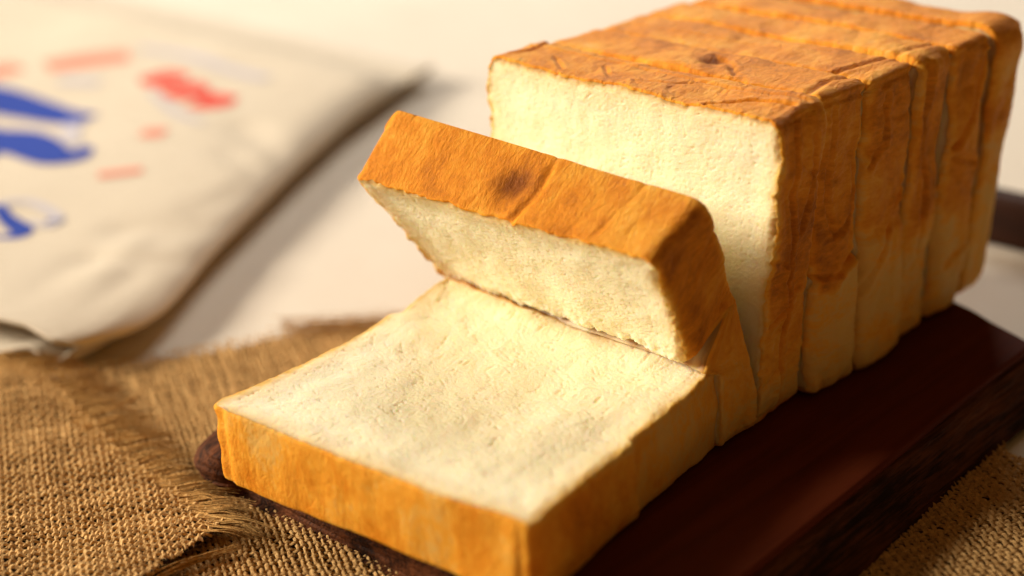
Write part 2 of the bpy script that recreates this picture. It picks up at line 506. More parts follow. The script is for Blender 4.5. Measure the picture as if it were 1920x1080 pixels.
def make_slice(root, T, warp, seed, H=0.1077, wb=0.0578, wt=0.0602, rb=0.004, rt=0.0055, N=560, M=30, tone_top=0.62,
               tone_bottom=0.5, side_dark=0.66, side_lo=0.030, side_hi=0.058, creases=(), heel=0.0, dent=None,
               rough=1.0, tone_side_bias=0.0, er=0.0016, ed=0.0011, ef=1.0, bake_bottom=0.3, crevice_shade=None, edge_bake=0.0, fibre=0.0, ragged=1.0, kinks=()):
    """builds the children crumb and crust of one slice; warp(a,h,t) -> world xyz"""
    O = rounded_outline(N, wb, wt, H, rb, rt)
    cen = np.array([0.0, H * 0.5])
    tg = np.roll(O, -1, 0) - np.roll(O, 1, 0)
    tg /= np.linalg.norm(tg, axis=1)[:, None]
    nr = np.stack([tg[:, 1], -tg[:, 0]], -1)
    a0, h0 = O[:, 0], O[:, 1]
    is_top = sstep(0.5, 0.85, nr[:, 1])
    is_bot = sstep(0.5, 0.85, -nr[:, 1])
    is_side = 1 - np.maximum(is_top, is_bot)
    is_right = is_side * (nr[:, 0] > 0)

    def rim_off(t):
        """offset of the crust along the outline normal at depth t"""
        d = 0.0011 * fbm(a0 * 38, h0 * 38, t * 25 + seed, seed, 3)
        rdg = (1 - np.abs(vnoise(t * 75 + 2 * vnoise(h0 * 30, t * 20, 1.7, seed), h0 * 24 + a0 * 24, 0.37, seed + 60))) ** 7
        d = d + is_side * (0.0012 * fbm(h0 * 42, t * 90, a0 * 5 + seed, seed + 61, 2) - 0.0009 * rough * rdg)
        wr = fbm(a0 * 300 + 1.5 * vnoise(a0 * 120, h0 * 120, t * 120, seed), h0 * 300, t * 120, seed + 2, 3)
        d = d + 0.00030 * rough * (1 - 2 * np.abs(wr)) * (0.7 - 0.15 * is_top)
        for side, line, depth, wid in creases:
            depth = depth * (0.5 if side == 'T' and seed == 23 else 0.42 if side == 'T' and seed != 11 else 0.6 if side == 'T' else 1.0)
            if side == 'R':
                dd, msk = poly_dist(h0, np.full(N, t), line), is_right
            elif side == 'T':
                dd, msk = poly_dist(a0, np.full(N, t), line), is_top
            else:
                dd, msk = poly_dist(h0, np.full(N, t), line), is_side * (nr[:, 0] < 0)
            d = d - msk * depth * 1.7 * np.exp(-(dd / wid) ** 2)
            d = d + msk * depth * 0.8 * np.exp(-((dd - wid * 2.2) / (wid * 1.3)) ** 2)
        for side, hk, step, soft in kinks:
            msk = is_right if side == 'R' else is_side * (nr[:, 0] < 0)
            d = d + msk * step * sstep(hk - soft, hk + soft, h0)
        if dent is not None:
            dd = np.hypot(a0 - dent[0], t - dent[1])
            d = d - is_top * dent[3] * np.exp(-(dd / dent[2]) ** 2)
        return d

    def tone_at(t):
        sd = side_dark * sstep(side_lo, side_hi, h0 + 0.010 * fbm(t * 60, h0 * 30, 0.7, seed + 21, 3)) + 0.09 + tone_side_bias
        tn = is_top * tone_top + is_bot * tone_bottom + is_side * sd
        tn = tn + 0.13 * fbm(a0 * 25, h0 * 25, t * 25, seed + 4, 3) + 0.13 * fbm(a0 * 95, h0 * 95, t * 40, seed + 5, 3)
        cut = np.minimum(t, T - t) if heel <= 0 else 9.0
        fd = sstep(0.0, 0.0034, cut + 0.0006 * vnoise(a0 * 400, h0 * 400, t * 400, seed))
        tn = tn * (1 - (1 - fd) * (0.75 * (1 - is_top) + 0.12 * is_top))
        for side, line, depth, wid in creases:
            msk = is_right if side == 'R' else is_top if side == 'T' else is_side * (nr[:, 0] < 0)
            dd = poly_dist(h0 if side != 'T' else a0, np.full(N, t), line)
            tn = tn + msk * 0.07 * np.exp(-(dd / (wid * 1.2)) ** 2)
        if dent is not None:
            dd = np.hypot(a0 - dent[0], t - dent[1])
            tn = tn + is_top * 0.45 * np.exp(-(dd / dent[2]) ** 2)
        return np.clip(tn, 0, 1)

    rag = ragged * (0.0007 * fbm(a0 * 260, h0 * 260, 0.4, seed + 6, 4) - 0.0004)
    V, LOC, TN = [], [], []
    ts = np.linspace(0, 1, M)
    ts = 0.5 - 0.5 * np.cos(math.pi * ts) * (0.55 + 0.45 * np.abs(np.cos(math.pi * ts)))
    ts = np.clip((ts - ts[0]) / (ts[-1] - ts[0]), 0, 1)
    first = None
    inset_last = 0
    for k, s in enumerate(ts):
        t = s * T
        ins = ed * ef * (1 - math.sqrt(max(0, 1 - (1 - min(1, t / (er * ef))) ** 2)))
        if heel > 0:
            if t > T - heel:
                q = (t - (T - heel)) / heel
                ins = heel * (1 - math.sqrt(max(0, 1 - q * q)))
                inset_last = ins
        else:
            ins = max(ins, ed * (1 - math.sqrt(max(0, 1 - (1 - min(1, (T - t) / er)) ** 2))))
        off = rim_off(t) - ins * (1 - 0.65 * is_top * (k > 0))
        P = O + nr * off[:, None]
        if k == 0:
            first = P.copy()
        tt = np.full(N, t) - rag * math.exp(-t / 0.0015)
        V.append(np.c_[P, tt])
        LOC.append(np.c_[O, np.full(N, t)])
        TN.append(tone_at(t))
        last = P
    nrim = M
    if heel > 0:                                   # the heel's back is crust too
        for s in np.linspace(1, 0, 30)[1:]:
            s = max(s, 0.01)
            P = cen + (last - cen) * s
            bul = 0.0015 * (1 - s * s) + 0.0004 * fbm(P[:, 0] * 150, P[:, 1] * 150, 0.3, seed + 9, 3) * (1 - s)
            V.append(np.c_[P, T + bul])
            LOC.append(np.c_[P, np.full(N, T)])
            TN.append(np.clip(0.5 + 0.15 * fbm(P[:, 0] * 40, P[:, 1] * 40, 0, seed, 3), 0, 1))
            nrim += 1
    V = np.vstack(V)
    LOC = np.vstack(LOC)
    W = warp(V[:, 0], V[:, 1], V[:, 2])
    mesh_obj("crust", W, grid_faces(nrim, N, True), MAT_CRUST, root, {'tone': np.concatenate(TN)}, {'loc': LOC + seed * 0.37})

    # crumb: front face, and back face unless a heel
    verts, locs, edges, pits, faces, bake_shades = [], [], [], [], [], []
    base = 0
    for side in ('front', 'back'):
        if side == 'back' and heel > 0:
            continue
        step = 1 if side == 'front' else 4
        G = coons((first if side == 'front' else last)[::step])
        G0 = coons(O[::step])
        n = len(G)
        P, Q = G.reshape(-1, 2), G0.reshape(-1, 2)
        wid = wb + (wt - wb) * np.clip(Q[:, 1] / H, 0, 1)
        dist = np.clip(np.minimum(wid - np.abs(Q[:, 0]), np.minimum(Q[:, 1], H - Q[:, 1])), 0, 1)
        onb = np.zeros((n, n), bool)
        onb[0] = onb[-1] = True
        onb[:, 0] = onb[:, -1] = True
        dist[onb.ravel()] = 0
        rel, pit = crumb_relief(Q[:, 0] + seed * 0.3, Q[:, 1], seed + (0 if side == 'front' else 100), 1.0, fibre)
        fade = sstep(0.0, 0.003, dist)
        dt = -rel * fade + 0.0009 * sstep(0.001, 0.012, dist)      # the crumb sinks a little inside the crust line
        if side == 'front':
            rg_ = ragged * (0.0007 * fbm(Q[:, 0] * 260, Q[:, 1] * 260, 0.4, seed + 6, 4) - 0.0004)
            t = dt - rg_ * np.exp(-dist / 0.0015)
        else:
            t = T - dt * 0.3
        verts.append(np.c_[P, t])
        locs.append(np.c_[Q, t])
        edges.append(dist)
        bake_shade = np.maximum(bake_bottom * np.exp(-(Q[:, 1] / 0.0016) ** 2), 0.5 * np.exp(-((H - Q[:, 1]) / 0.0014) ** 2))
        bake_shade = np.maximum(bake_shade, edge_bake * np.exp(-(dist / (0.0030 if heel <= 0 else 0.008)) ** 2))
        if crevice_shade:
            bake_shade = np.maximum(bake_shade, 0.7 * sstep(crevice_shade[0], crevice_shade[0] + .02, Q[:, 1] / H) * (1 - sstep(crevice_shade[1] - .02, crevice_shade[1], Q[:, 1] / H)))  # brown band painted on the crumb for the shade inside the fold
        bake_shades.append(bake_shade * (0.75 + 0.5 * vnoise(Q[:, 0] * 300, Q[:, 1] * 100, 0.5, seed)))
        pits.append(pit * fade)
        f = grid_faces(n, n, False, base)
        faces.append(f if side == 'front' else f[:, ::-1])
        base += n * n
    V = np.vstack(verts)
    LOC = np.vstack(locs)
    W = warp(V[:, 0], V[:, 1], V[:, 2])
    mesh_obj("crumb", W, np.vstack(faces), MAT_CRUMB, root, {'edge': np.concatenate(edges), 'pit': np.concatenate(pits), 'bake_shade': np.concatenate(bake_shades)}, {'loc': LOC + seed * 0.37})


def local(warp, loc):
    l = np.array(loc)
    return lambda a, h, t: warp(a, h, t) - l


# -- the slice lying flat in front: its loaf top towards the viewer
T1 = 0.0262
FX, FY, FR = 0.0007, -0.0758, 0.082


def warp_flat(a, h, t):
    H = 0.1077
    b = -(h - H / 2)
    ca, sa = math.cos(FR), math.sin(FR)
    x = FX + a * ca - b * sa
    y = FY + a * sa + b * ca
    z = T1 - t
    k = np.clip(z / T1, 0, 1.2)
    # rear left corner lifts, the middle sags, the front lip rolls over
    lift = 0.0050 * sstep(0.012, 0.056, b) * sstep(0.01, -0.06, a) + 0.0010 * sstep(-0.03, -0.062, a)
    lift = lift + 0.0026 * sstep(0.028, 0.055, b)
    sag = -0.0026 * np.exp(-((a / 0.035) ** 2 + (b / 0.035) ** 2))
    z = z + k * (lift + sag) + 0.0006
    return np.stack([x, y, z], -1)


s1 = thing("bread_slice", "thick slice of white bread lying flat in front, cut face up", "bread slice", (FX, FY, 0.0), "slices of the white loaf")
make_slice(s1, T1, local(warp_flat, (FX, FY, 0.0)), 3, N=880, M=34, tone_top=0.29, tone_bottom=0.9, bake_bottom=1.0, side_dark=0.36, side_lo=0.03, side_hi=0.075,
               wb=0.0572, wt=0.0602, rough=0.45, ragged=0.5, kinks=[('R', 0.052, 0.0016, 0.0015), ('L', 0.026, 0.0030, 0.002)])


# -- the slice folded over towards the viewer
def path(pts, s):
    P = np.array(pts, float)                       # (s, y, z)
    return np.interp(s, P[:, 0], P[:, 1]), np.interp(s, P[:, 0], P[:, 2])


def dens(pts, n=300, r=9):
    P = np.array(pts, float)
    s = np.linspace(0, 1, n)
    y = np.interp(s, P[:, 0], P[:, 1])
    z = np.interp(s, P[:, 0], P[:, 2])
    ker = np.hanning(2 * r + 1)
    ker /= ker.sum()
    pad = lambda q: np.r_[2 * q[0] - q[1:r + 1][::-1], q, 2 * q[-1] - q[-r - 1:-1][::-1]]
    return np.c_[s, np.convolve(pad(y), ker, 'valid'), np.convolve(pad(z), ker, 'valid')]


FRONT_R = dens([(0, -.0205, .0003), (.22, -.0205, .0275), (.29, -.0266, .0302), (.36, -.0105, .0470), (.44, -.0280, .0320), (1, -.0500, .0767)], r=3)
FRONT_L = dens([(0, -.0205, .0003), (.22, -.0205, .0275), (.29, -.0225, .0283), (.36, -.0060, .0430), (.44, -.0240, .0297), (1, -.0598, .0779)], r=3)
BACK_R = dens([(0, .0002, .0003), (.25, -.0020, .0280), (.35, -.0065, .0485), (.46, -.0095, .0560), (1, -.0254, .0882)])
BACK_L = dens([(0, .0002, .0003), (.25, -.0015, .0280), (.35, -.0030, .0460), (.46, -.0080, .0550), (1, -.0401, .0975)])
T2 = 0.0262


def warp_fold(a, h, t):
    s = np.clip(h / 0.1077, -0.02, 1.02)
    m = np.clip(t / T2, -0.1, 1.1)
    q = np.clip((a + 0.06) / 0.12, 0, 1)
    fy = (1 - q) * path(FRONT_L, s)[0] + q * path(FRONT_R, s)[0]
    fz = (1 - q) * path(FRONT_L, s)[1] + q * path(FRONT_R, s)[1]
    by = (1 - q) * path(BACK_L, s)[0] + q * path(BACK_R, s)[0]
    bz = (1 - q) * path(BACK_L, s)[1] + q * path(BACK_R, s)[1]
    lip = np.exp(-((s - .44) / .05) ** 2) * np.clip(1 - m * 3, 0, 1)
    tear = fbm(a * 260, h * 160, 0.7, 66, 4)
    fz = fz + 0.0016 * lip * tear
    fy = fy + 0.0010 * lip * fbm(a * 320, h * 220, 4.7, 67, 3)
    x = a - 0.0015 - 0.0055 * sstep(.10, .46, s) - 0.0028 * (1 - q) * sstep(.35, 1, s)
    fz = fz + 0.0012 * (1 - q) * sstep(.4, 1, s)
    bz = bz + 0.0012 * (1 - q) * sstep(.4, 1, s)
    return np.stack([x, fy + (by - fy) * m, fz + (bz - fz) * m], -1)


s2 = thing("bread_slice", "slice of white bread folded over forwards above the flat slice", "bread slice", (0, -0.012, 0.0), "slices of the white loaf")
make_slice(s2, T2, local(warp_fold, (0, -0.012, 0)), 11, N=880, M=34, fibre=0.25, tone_top=0.46, side_dark=0.52, side_lo=0.0, side_hi=0.075, wb=0.0575, wt=0.0592, crevice_shade=(.23, .425),
           rough=0.8, ragged=1.1, dent=(0.000, 0.013, 0.0065, 0.0012), tone_bottom=0.35,
           creases=[('T', [(.0065, 0.0), (.0085, .012), (.0075, .027)], .0008, .0014), ('T', [(-.049, .0), (-.0485, .027)], .0006, .0009),
                    ('T', [(.036, .004), (.040, .027)], .0007, .0016), ('T', [(.027, .0), (.029, .016)], .0003, .002)])


# -- the standing slices and the heel of the loaf
def upright(y0, dxb, dxt, skew, lean=0.0, zs=1.0):
    def f(a, h, t):
        q = h / 0.1077
        x = a + dxb + (dxt - dxb) * q + skew * t
        y = y0 + t + lean * h
        return np.stack([x, y, 0.0004 + h * zs], -1)
    return f


GRP = "slices of the white loaf"
T3 = 0.0262
s3 = thing("bread_slice", "foremost upright slice of the loaf with its white cut face showing", "bread slice", (0, 0.015, 0), GRP)
make_slice(s3, T3, local(upright(0.0012, -0.0022, -0.0005, -0.02, 0.0), (0, .015, 0)), 23, N=880, M=40, er=.003, ed=.0019, ef=.5, fibre=0.32, tone_top=0.44, side_dark=0.47, side_lo=0.0, side_hi=0.06,
           wt=0.0622, rough=1.35, ragged=1.2, rt=0.006,
           creases=[('T', [(.032, 0.002), (.042, .012), (.056, .015)], .0011, .0010), ('T', [(-.057, .003), (-.052, .014), (-.054, .026)], .0010, .0010),
                    ('T', [(-.06, .018), (-.02, .0205), (.03, .019), (.058, .021)], .0007, .0008), ('T', [(.0, .006), (.012, .012), (.020, .021)], .0005, .0007),
                    ('T', [(-.040, .012), (-.030, .004)], .0005, .0007), ('T', [(-.02, .015), (-.012, .007)], .0005, .0007),
                    ('R', [(.105, .010), (.08, .0095), (.05, .013), (.03, .012), (.0, .013)], .0009, .0009), ('R', [(.098, .019), (.085, .021), (.065, .016)], .0008, .0009),
                    ('R', [(.045, .02), (.040, .012), (.036, .003)], .0006, .0009), ('R', [(.06, .0), (.055, .010)], .0004, .0009)])
T4 = 0.0248
s4 = thing("bread_slice", "second upright slice, dimple in its top, behind the foremost one", "bread slice", (0, 0.04, 0), GRP)
make_slice(s4, T4, local(upright(0.0282, 0.0014, 0.0000, 0.08), (0, .04, 0)), 37, N=528, M=30, er=.0044, ed=.0030, edge_bake=0.35, tone_top=0.46, side_dark=0.50, side_lo=0.040, side_hi=0.047, rough=1.4,
           dent=(.006, .0135, .0042, .0032), kinks=[('R', 0.0445, -0.0022, 0.0015)],
           creases=[('R', [(.103, .006), (.07, .007), (.056, .012), (.062, .021), (.10, .023)], .0008, .0009), ('R', [(.045, 0), (.043, .012), (.047, .025)], .0011, .0009),
                    ('T', [(.053, .0), (.050, .014), (.052, .025)], .0012, .0011), ('T', [(.002, .018), (.012, .013), (.022, .004)], .0008, .0009)])
T5 = 0.0268
s5 = thing("bread_slice", "third upright slice with a cracked top corner and pale lower side", "bread slice", (0, 0.066, 0), GRP)
make_slice(s5, T5, local(upright(0.0541, 0.0044, 0.0024, 0.02), (0, .066, 0)), 41, N=528, M=30, er=.0046, ed=.0031, edge_bake=0.35, tone_top=0.44, side_dark=0.50, side_lo=0.035, side_hi=0.06, rough=1.3,
           kinks=[('R', 0.05, -0.0018, 0.003)],
           creases=[('R', [(.030, .001), (.048, .011), (.064, .026)], .0013, .0010), ('R', [(.10, .010), (.082, .009), (.076, .003)], .0008, .0009),
                    ('T', [(.044, .0), (.047, .014), (.049, .027)], .0013, .0010), ('T', [(-.05, .010), (-.01, .013), (.03, .020)], .0006, .001)])
T6 = 0.0220
s6 = thing("bread_slice", "fourth upright slice, second in front of the heel", "bread slice", (0, 0.093, 0), GRP)
make_slice(s6, T6, local(upright(0.0822, 0.0014, 0.0034, 0.0), (0, .093, 0)), 53, N=480, M=26, er=.0046, ed=.0031, edge_bake=0.9, tone_top=0.46, side_dark=0.45, side_lo=0.03, side_hi=0.055, rough=1.2,
           creases=[('R', [(.105, .004), (.075, .005), (.062, .011), (.035, .010)], .0012, .0013), ('T', [(.05, 0), (.053, .022)], .0010, .0012)])
T7 = 0.0222
s7 = thing("bread_slice", "last upright slice, pressed against the front of the heel", "bread slice", (0, 0.116, 0), GRP)
make_slice(s7, T7, local(upright(0.1054, 0.0030, 0.0058, 0.03), (0, .116, 0)), 61, N=480, M=26, er=.0046, ed=.0031, edge_bake=0.8, tone_top=0.45, side_dark=0.42, side_lo=0.03, side_hi=0.05, rough=1.2,
           creases=[('R', [(.100, .020), (.078, .010), (.070, .003)], .0014, .0012), ('R', [(.066, .004), (.060, .018)], .0008, .0012), ('R', [(.022, .006), (.028, .020)], .0008, .0012)])
T8 = 0.0245
s8 = thing("bread_heel", "rounded heel crust at the back end of the loaf", "bread heel", (0, 0.14, 0), GRP)
make_slice(s8, T8, local(upright(0.1295, 0.0015, 0.0042, 0.0), (0, .14, 0)), 71, N=480, M=34, er=.003, ed=.002, ef=1.2, edge_bake=0.9, tone_top=0.52, side_dark=0.30, side_lo=0.02, side_hi=0.09, rough=0.6,
           H=0.1085, wb=0.0590, wt=0.0640, rb=0.010, rt=0.010, heel=0.012)


# ------------------------------------------------------------------ burlap: woven yarn by yarn
def weave(name, mat, parent, origin, ang, u_rng, v_rng, pitch, inside, zfun, width=0.62, amp=0.00042, thick=0.00055, per=3, across=5, seed=0, only=None):
    """over-and-under yarns in both directions as arched ribbons; inside(x,y) clips, zfun(x,y) is the bed"""
    rng = np.random.RandomState(seed)
    ca, sa = math.cos(ang), math.sin(ang)
    nu = int((u_rng[1] - u_rng[0]) / pitch)
    nv = int((v_rng[1] - v_rng[0]) / pitch)
    verts, faces, yarn = [], [], []
    base = 0
    for fam in (0, 1):
        cnt, ln = (nv, nu) if fam == 0 else (nu, nv)
        for j in range(cnt):
            s = np.arange(0, ln * per + 1) / per
            ph = rng.uniform(0, 50)
            wob = 0.30 * pitch * vnoise(s * 0.31 + ph, j * 3.7, fam, seed) + rng.normal(0, 0.07) * pitch
            wd = pitch * width * (0.47 if fam else 0.33) * (1 + 0.34 * vnoise(s * 0.16 + ph, j * 1.3, 5 + fam, seed)) * rng.uniform(0.85, 1.18)
            c = np.cos(math.pi * (s + j)) * (1 if fam == 0 else -1)
            if fam == 0:
                u = u_rng[0] + s * pitch
                v = v_rng[0] + j * pitch + wob
            else:
                v = v_rng[0] + s * pitch
                u = u_rng[0] + j * pitch + wob
            u, v = np.broadcast_arrays(u, v)
            x = origin[0] + u * ca - v * sa
            y = origin[1] + u * sa + v * ca
            ok = inside(x, y)
            if ok.sum() < 3:
                continue
            z = zfun(x, y) + amp * c + (0.00016 if fam else -0.00006)
            dx, dy = (-sa, ca) if fam == 0 else (ca, sa)
            prof = np.linspace(-1, 1, across)
            L = len(s)
            blk = np.empty((L, across, 3))
            yr = np.empty((L, across, 3))
            num = rng.uniform(0, 100)
            for k, p in enumerate(prof):
                blk[:, k, 0] = x + dx * wd * p
                blk[:, k, 1] = y + dy * wd * p
                blk[:, k, 2] = z + thick * (1 - 1.5 * p * p)
                yr[:, k, 0] = s * pitch
                yr[:, k, 1] = p
                yr[:, k, 2] = num
            f = grid_faces(L, across)
            okf = (ok[:-1] & ok[1:]).repeat(across - 1)
            f = f[okf]
            used = np.unique(f)
            remap = np.full(L * across, -1)
            remap[used] = np.arange(len(used))
            verts.append(blk.reshape(-1, 3)[used])
            yarn.append(yr.reshape(-1, 3)[used])
            faces.append(remap[f] + base)
            base += len(used)
    return mesh_obj(name, np.vstack(verts), np.vstack(faces), mat, parent, None, {'yarn': np.vstack(yarn)})


def tubes(name, mat, parent, lines, radii, sides=4, taper=True):
    verts, faces, yarn = [], [], []
    base = 0
    for q, (P, r) in enumerate(zip(lines, radii)):
        P = np.asarray(P, float)
        L = len(P)
        d = np.gradient(P, axis=0)
        d /= np.linalg.norm(d, axis=1)[:, None] + 1e-12
        up = np.array([0, 0, 1.0])
        a = np.cross(d, up)
        a /= np.linalg.norm(a, axis=1)[:, None] + 1e-9
        b = np.cross(a, d)
        rr = r * (np.linspace(1, 0.35, L) if taper else np.ones(L))
        ang = np.arange(sides) * 2 * math.pi / sides
        ringv = P[:, None, :] + rr[:, None, None] * (a[:, None, :] * np.cos(ang)[None, :, None] + b[:, None, :] * np.sin(ang)[None, :, None])
        verts.append(ringv.reshape(-1, 3))
        yv = np.zeros((L, sides, 3))
        yv[:, :, 0] = np.linspace(0, 0.02, L)[:, None]
        yv[:, :, 1] = ang[None, :] / 3
        yv[:, :, 2] = q * 1.37
        yarn.append(yv.reshape(-1, 3))
        faces.append(grid_faces(L, sides, True, base))
        base += L * sides
    return mesh_obj(name, np.vstack(verts), np.vstack(faces), mat, parent, None, {'yarn': np.vstack(yarn)})


def in_poly(x, y, poly):
    P = np.array(poly)
    r = np.zeros(np.shape(x), bool)
    j = len(P) - 1
    for i in range(len(P)):
        xi, yi = P[i]
        xj, yj = P[j]
        r ^= ((yi > y) != (yj > y)) & (x < (xj - xi) * (y - yi) / (yj - yi + 1e-12) + xi)
        j = i
    return r


def clean_ring(poly, per=0.004):
    out = []
    P = np.array(poly)
    for p, q in zip(P, np.roll(P, -1, 0)):
        n = max(2, int(np.linalg.norm(q - p) / per))
        for k in range(n):
            out.append(p + (q - p) * k / n)
    return np.array(out)


# large sheet under the board, turned about 61 degrees
runner = thing("burlap_runner", "large brown burlap runner spread flat beneath the wooden board", "burlap cloth", (0, 0, -0.0215))
ANG = math.radians(61.4)
e1 = np.array([math.cos(ANG), math.sin(ANG)])
e2 = np.array([math.sin(ANG), -math.cos(ANG)])
corner = np.array([-.057, .165])
RP = [corner, corner + e2 * 0.46, corner + e2 * 0.46 - e1 * 0.50, corner - e1 * 0.50]


def runner_z(x, y):
    return 0.0006 + 0.0007 * fbm(np.asarray(x) * 28, np.asarray(y) * 28, 0.2, 77, 2)


def runner_in(x, y):
    jag = 0.0012 * vnoise(x * 500, y * 500, 0.5, 9)
    a = (x - corner[0]) * e1[0] + (y - corner[1]) * e1[1]
    b = (x - corner[0]) * e2[0] + (y - corner[1]) * e2[1]
    ok = (a < jag) & (b > jag) & (a > -0.42) & (b < 0.40)
    hid = (x > -.074) & (x < .090) & (y > -.098) & (y < .112)
    far = (y < -0.235) | (x > 0.235) | (x < -0.235)
    return ok & ~hid & ~far


weave("woven_yarn", MAT_BURLAP, runner, corner, ANG - math.pi, (-.004, .43), (-.004, .41), 0.0022, lambda x, y: runner_in(x, y),
      lambda x, y: runner_z(x, y), per=2, across=3, seed=3, width=0.74, amp=0.00055, thick=0.0005)['kind'] = 'stuff'
# added sheet under the weave, coloured dark for the shade in its gaps
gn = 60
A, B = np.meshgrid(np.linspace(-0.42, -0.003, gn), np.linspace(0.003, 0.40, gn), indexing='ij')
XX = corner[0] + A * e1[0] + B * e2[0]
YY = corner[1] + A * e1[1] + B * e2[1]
mesh_obj("gap_shade_sheet", np.stack([XX, YY, np.full_like(XX, -0.0002) + 0.0006 * 0], -1).reshape(-1, 3), grid_faces(gn, gn), MAT_GAP_SHADE, runner)

# loose frayed tuft beside the left hem of the runner
rg = np.random.RandomState(12)
lines, rads = [], []
for k in range(40):
    o = rg.normal(0, 0.0034, 2)
    P = np.array([(-.1640, -.0200), (-.1545, -.0115), (-.1475, -.0020), (-.1395, .0060), (-.1335, .0160)])
    t = np.linspace(0, 1, 14)
    q = np.linspace(0, 1, len(P))
    x = np.interp(t, q, P[:, 0]) + o[0] + 0.0010 * vnoise(t * 4, k, 0.1, 3)
    y = np.interp(t, q, P[:, 1]) + o[1] + 0.0010 * vnoise(t * 4, k, 8.1, 4)
    z = 0.0015 + 0.0015 * rg.rand() + 0.001 * vnoise(t * 3, k, 3.3, 5)
    lines.append(np.c_[x, y, z])
    rads.append(0.0002)
tubes("frayed_tuft", MAT_FRINGE, runner, lines, rads)['kind'] = 'stuff'
# short frayed ends along the left hem
lines, rads = [], []
for k in range(170):
    b = -0.001
    a = -0.005 - 0.0021 * k
    p = corner + e1 * a
    if p[0] < -0.24:
        break
    for m in range(3):
        L = rg.uniform(.003, .007)
        d = -e2 + e1 * rg.normal(0, 0.35)
        t = np.linspace(0, 1, 5)
        lines.append(np.c_[p[0] + d[0] * L * t + rg.normal(0, .0003), p[1] + d[1] * L * t, 0.0008 + 0.0004 * np.sin(t * 3) + rg.rand() * .0006])
        rads.append(0.00025)
tubes("hem_fringe", MAT_FRINGE, runner, lines, rads)['kind'] = 'stuff'
# stray fibres standing off the cloth
lines, rads = [], []
k = 0
while k < 2200:
    x, y = rg.uniform(-.2, .2), rg.uniform(-.22, .1)
    if not runner_in(np.array([x]), np.array([y]))[0]:
        continue
    k += 1
    th = rg.uniform(0, 6.28)
    L = rg.uniform(.002, .006)
    t = np.linspace(0, 1, 6)
    cu = rg.normal(0, 1.2)
    lines.append(np.c_[x + L * np.cumsum(np.cos(th + cu * t)) / 6, y + L * np.cumsum(np.sin(th + cu * t)) / 6, 0.0014 + rg.uniform(.0002, .0012) * np.sin(t * 3.0)])
    rads.append(0.00007)
tubes("stray_fibres", MAT_FRINGE, runner, lines, rads, 3)['kind'] = 'stuff'

# smaller folded piece on top, lower left, with a frayed end
patch = thing("burlap_mat", "frayed burlap piece lying over the runner at the near left", "burlap cloth", (-0.14, -0.16, -0.0195))
PO = np.array([-0.14, -0.16])
# woven boundary along the fringe and the near edge (world xy)
EDGE = np.array([(-.30, -.122), (-.2250, -.1150), (-.1999, -.1154), (-.1778, -.1160), (-.1572, -.1207), (-.1385, -.1255), (-.1256, -.1275), (-.0948, -.1300), (-.0764, -.1322),
                 (-.0590, -.1365)])
PP = np.vstack([EDGE, [(-.0560, -.1400), (-.0535, -.1505), (-.0522, -.1684), (-.050, -.25), (-.30, -.25)]])
PANG = math.radians(-30)


def patch_z(x, y):
    x, y = np.asarray(x), np.asarray(y)
    z = 0.0022 + 0.0011 * fbm(x * 30, y * 30, 0.6, 91, 2)
    z = z + 0.0020 * sstep(-.085, -.055, x) + 0.004 * np.exp(-((x + .20) / .03) ** 2) * sstep(-.16, -.12, y)
    return z


def patch_in(x, y):
    jag = 0.0016
    x2 = x + jag * vnoise(x * 350, y * 350, 0.3, 14)
    y2 = y + jag * vnoise(x * 350, y * 350, 5.3, 15)
    return in_poly(x2, y2, PP)


PL = (PO[0], PO[1], -0.0195)
weave("woven_yarn", MAT_BURLAP, patch, (0, 0), PANG, (-.17, .10), (-.15, .13), 0.0023, lambda x, y: patch_in(x + PO[0], y + PO[1]),
      lambda x, y: patch_z(x + PO[0], y + PO[1]), per=3, across=5, seed=8, width=0.76, amp=0.00064, thick=0.00056)['kind'] = 'stuff'
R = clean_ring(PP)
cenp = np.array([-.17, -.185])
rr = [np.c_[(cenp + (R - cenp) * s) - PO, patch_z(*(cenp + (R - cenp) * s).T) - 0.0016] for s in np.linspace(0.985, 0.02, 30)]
mesh_obj("gap_shade_sheet", np.vstack(rr), grid_faces(30, len(R), True), MAT_GAP_SHADE, patch)  # added dark sheet, painting the shade between the mat's yarns
# fringe: yarn ends combed out towards the board
lines, rads = [], []
el = np.r_[0, np.cumsum(np.linalg.norm(np.diff(EDGE, axis=0), axis=1))]
TIPDIR = np.array([0.50, 0.86])
sarr = np.arange(0.07, el[-1] + 0.008, 0.0030)
for q, s in enumerate(sarr):
    if s <= el[-1]:
        px, py = np.interp(s, el, EDGE[:, 0]), np.interp(s, el, EDGE[:, 1])
    else:
        px, py = EDGE[-1] + (s - el[-1]) * np.array([0.35, -0.93])
    prog = min(1.0, max(0.0, (px + .20) / .14))
    Lf = 0.0160 + 0.004 * (1 - prog) + rg.normal(0, .0018)
    yd = TIPDIR + rg.normal(0, .10, 2) + np.array([0.45, -0.35]) * prog ** 3
    yd /= np.linalg.norm(yd)
    cur = rg.normal(0, 0.25)
    for m in range(9):
        d = yd + rg.normal(0, .07, 2)
        L = Lf * rg.uniform(.75, 1.12)
        t = np.linspace(-0.35, 1, 10)
        x = px + d[0] * L * t + rg.normal(0, .00035) - d[1] * L * cur * t * t * 0.4
        y = py + d[1] * L * t + rg.normal(0, .00035) + d[0] * L * cur * t * t * 0.4
        zz = patch_z(np.array([px]), np.array([py]))[0]
        drop = np.clip(t, 0, 1)
        z = (zz + 0.0004 + rg.normal(0, .0003)) * (1 - drop) + (0.0018 + rg.uniform(0, .0014)) * drop + 0.0014 * np.sin(np.clip(t, 0, 1) * 3.1)
        lines.append(np.c_[x - PO[0], y - PO[1], z])
        rads.append(rg.uniform(.00018, .00034))
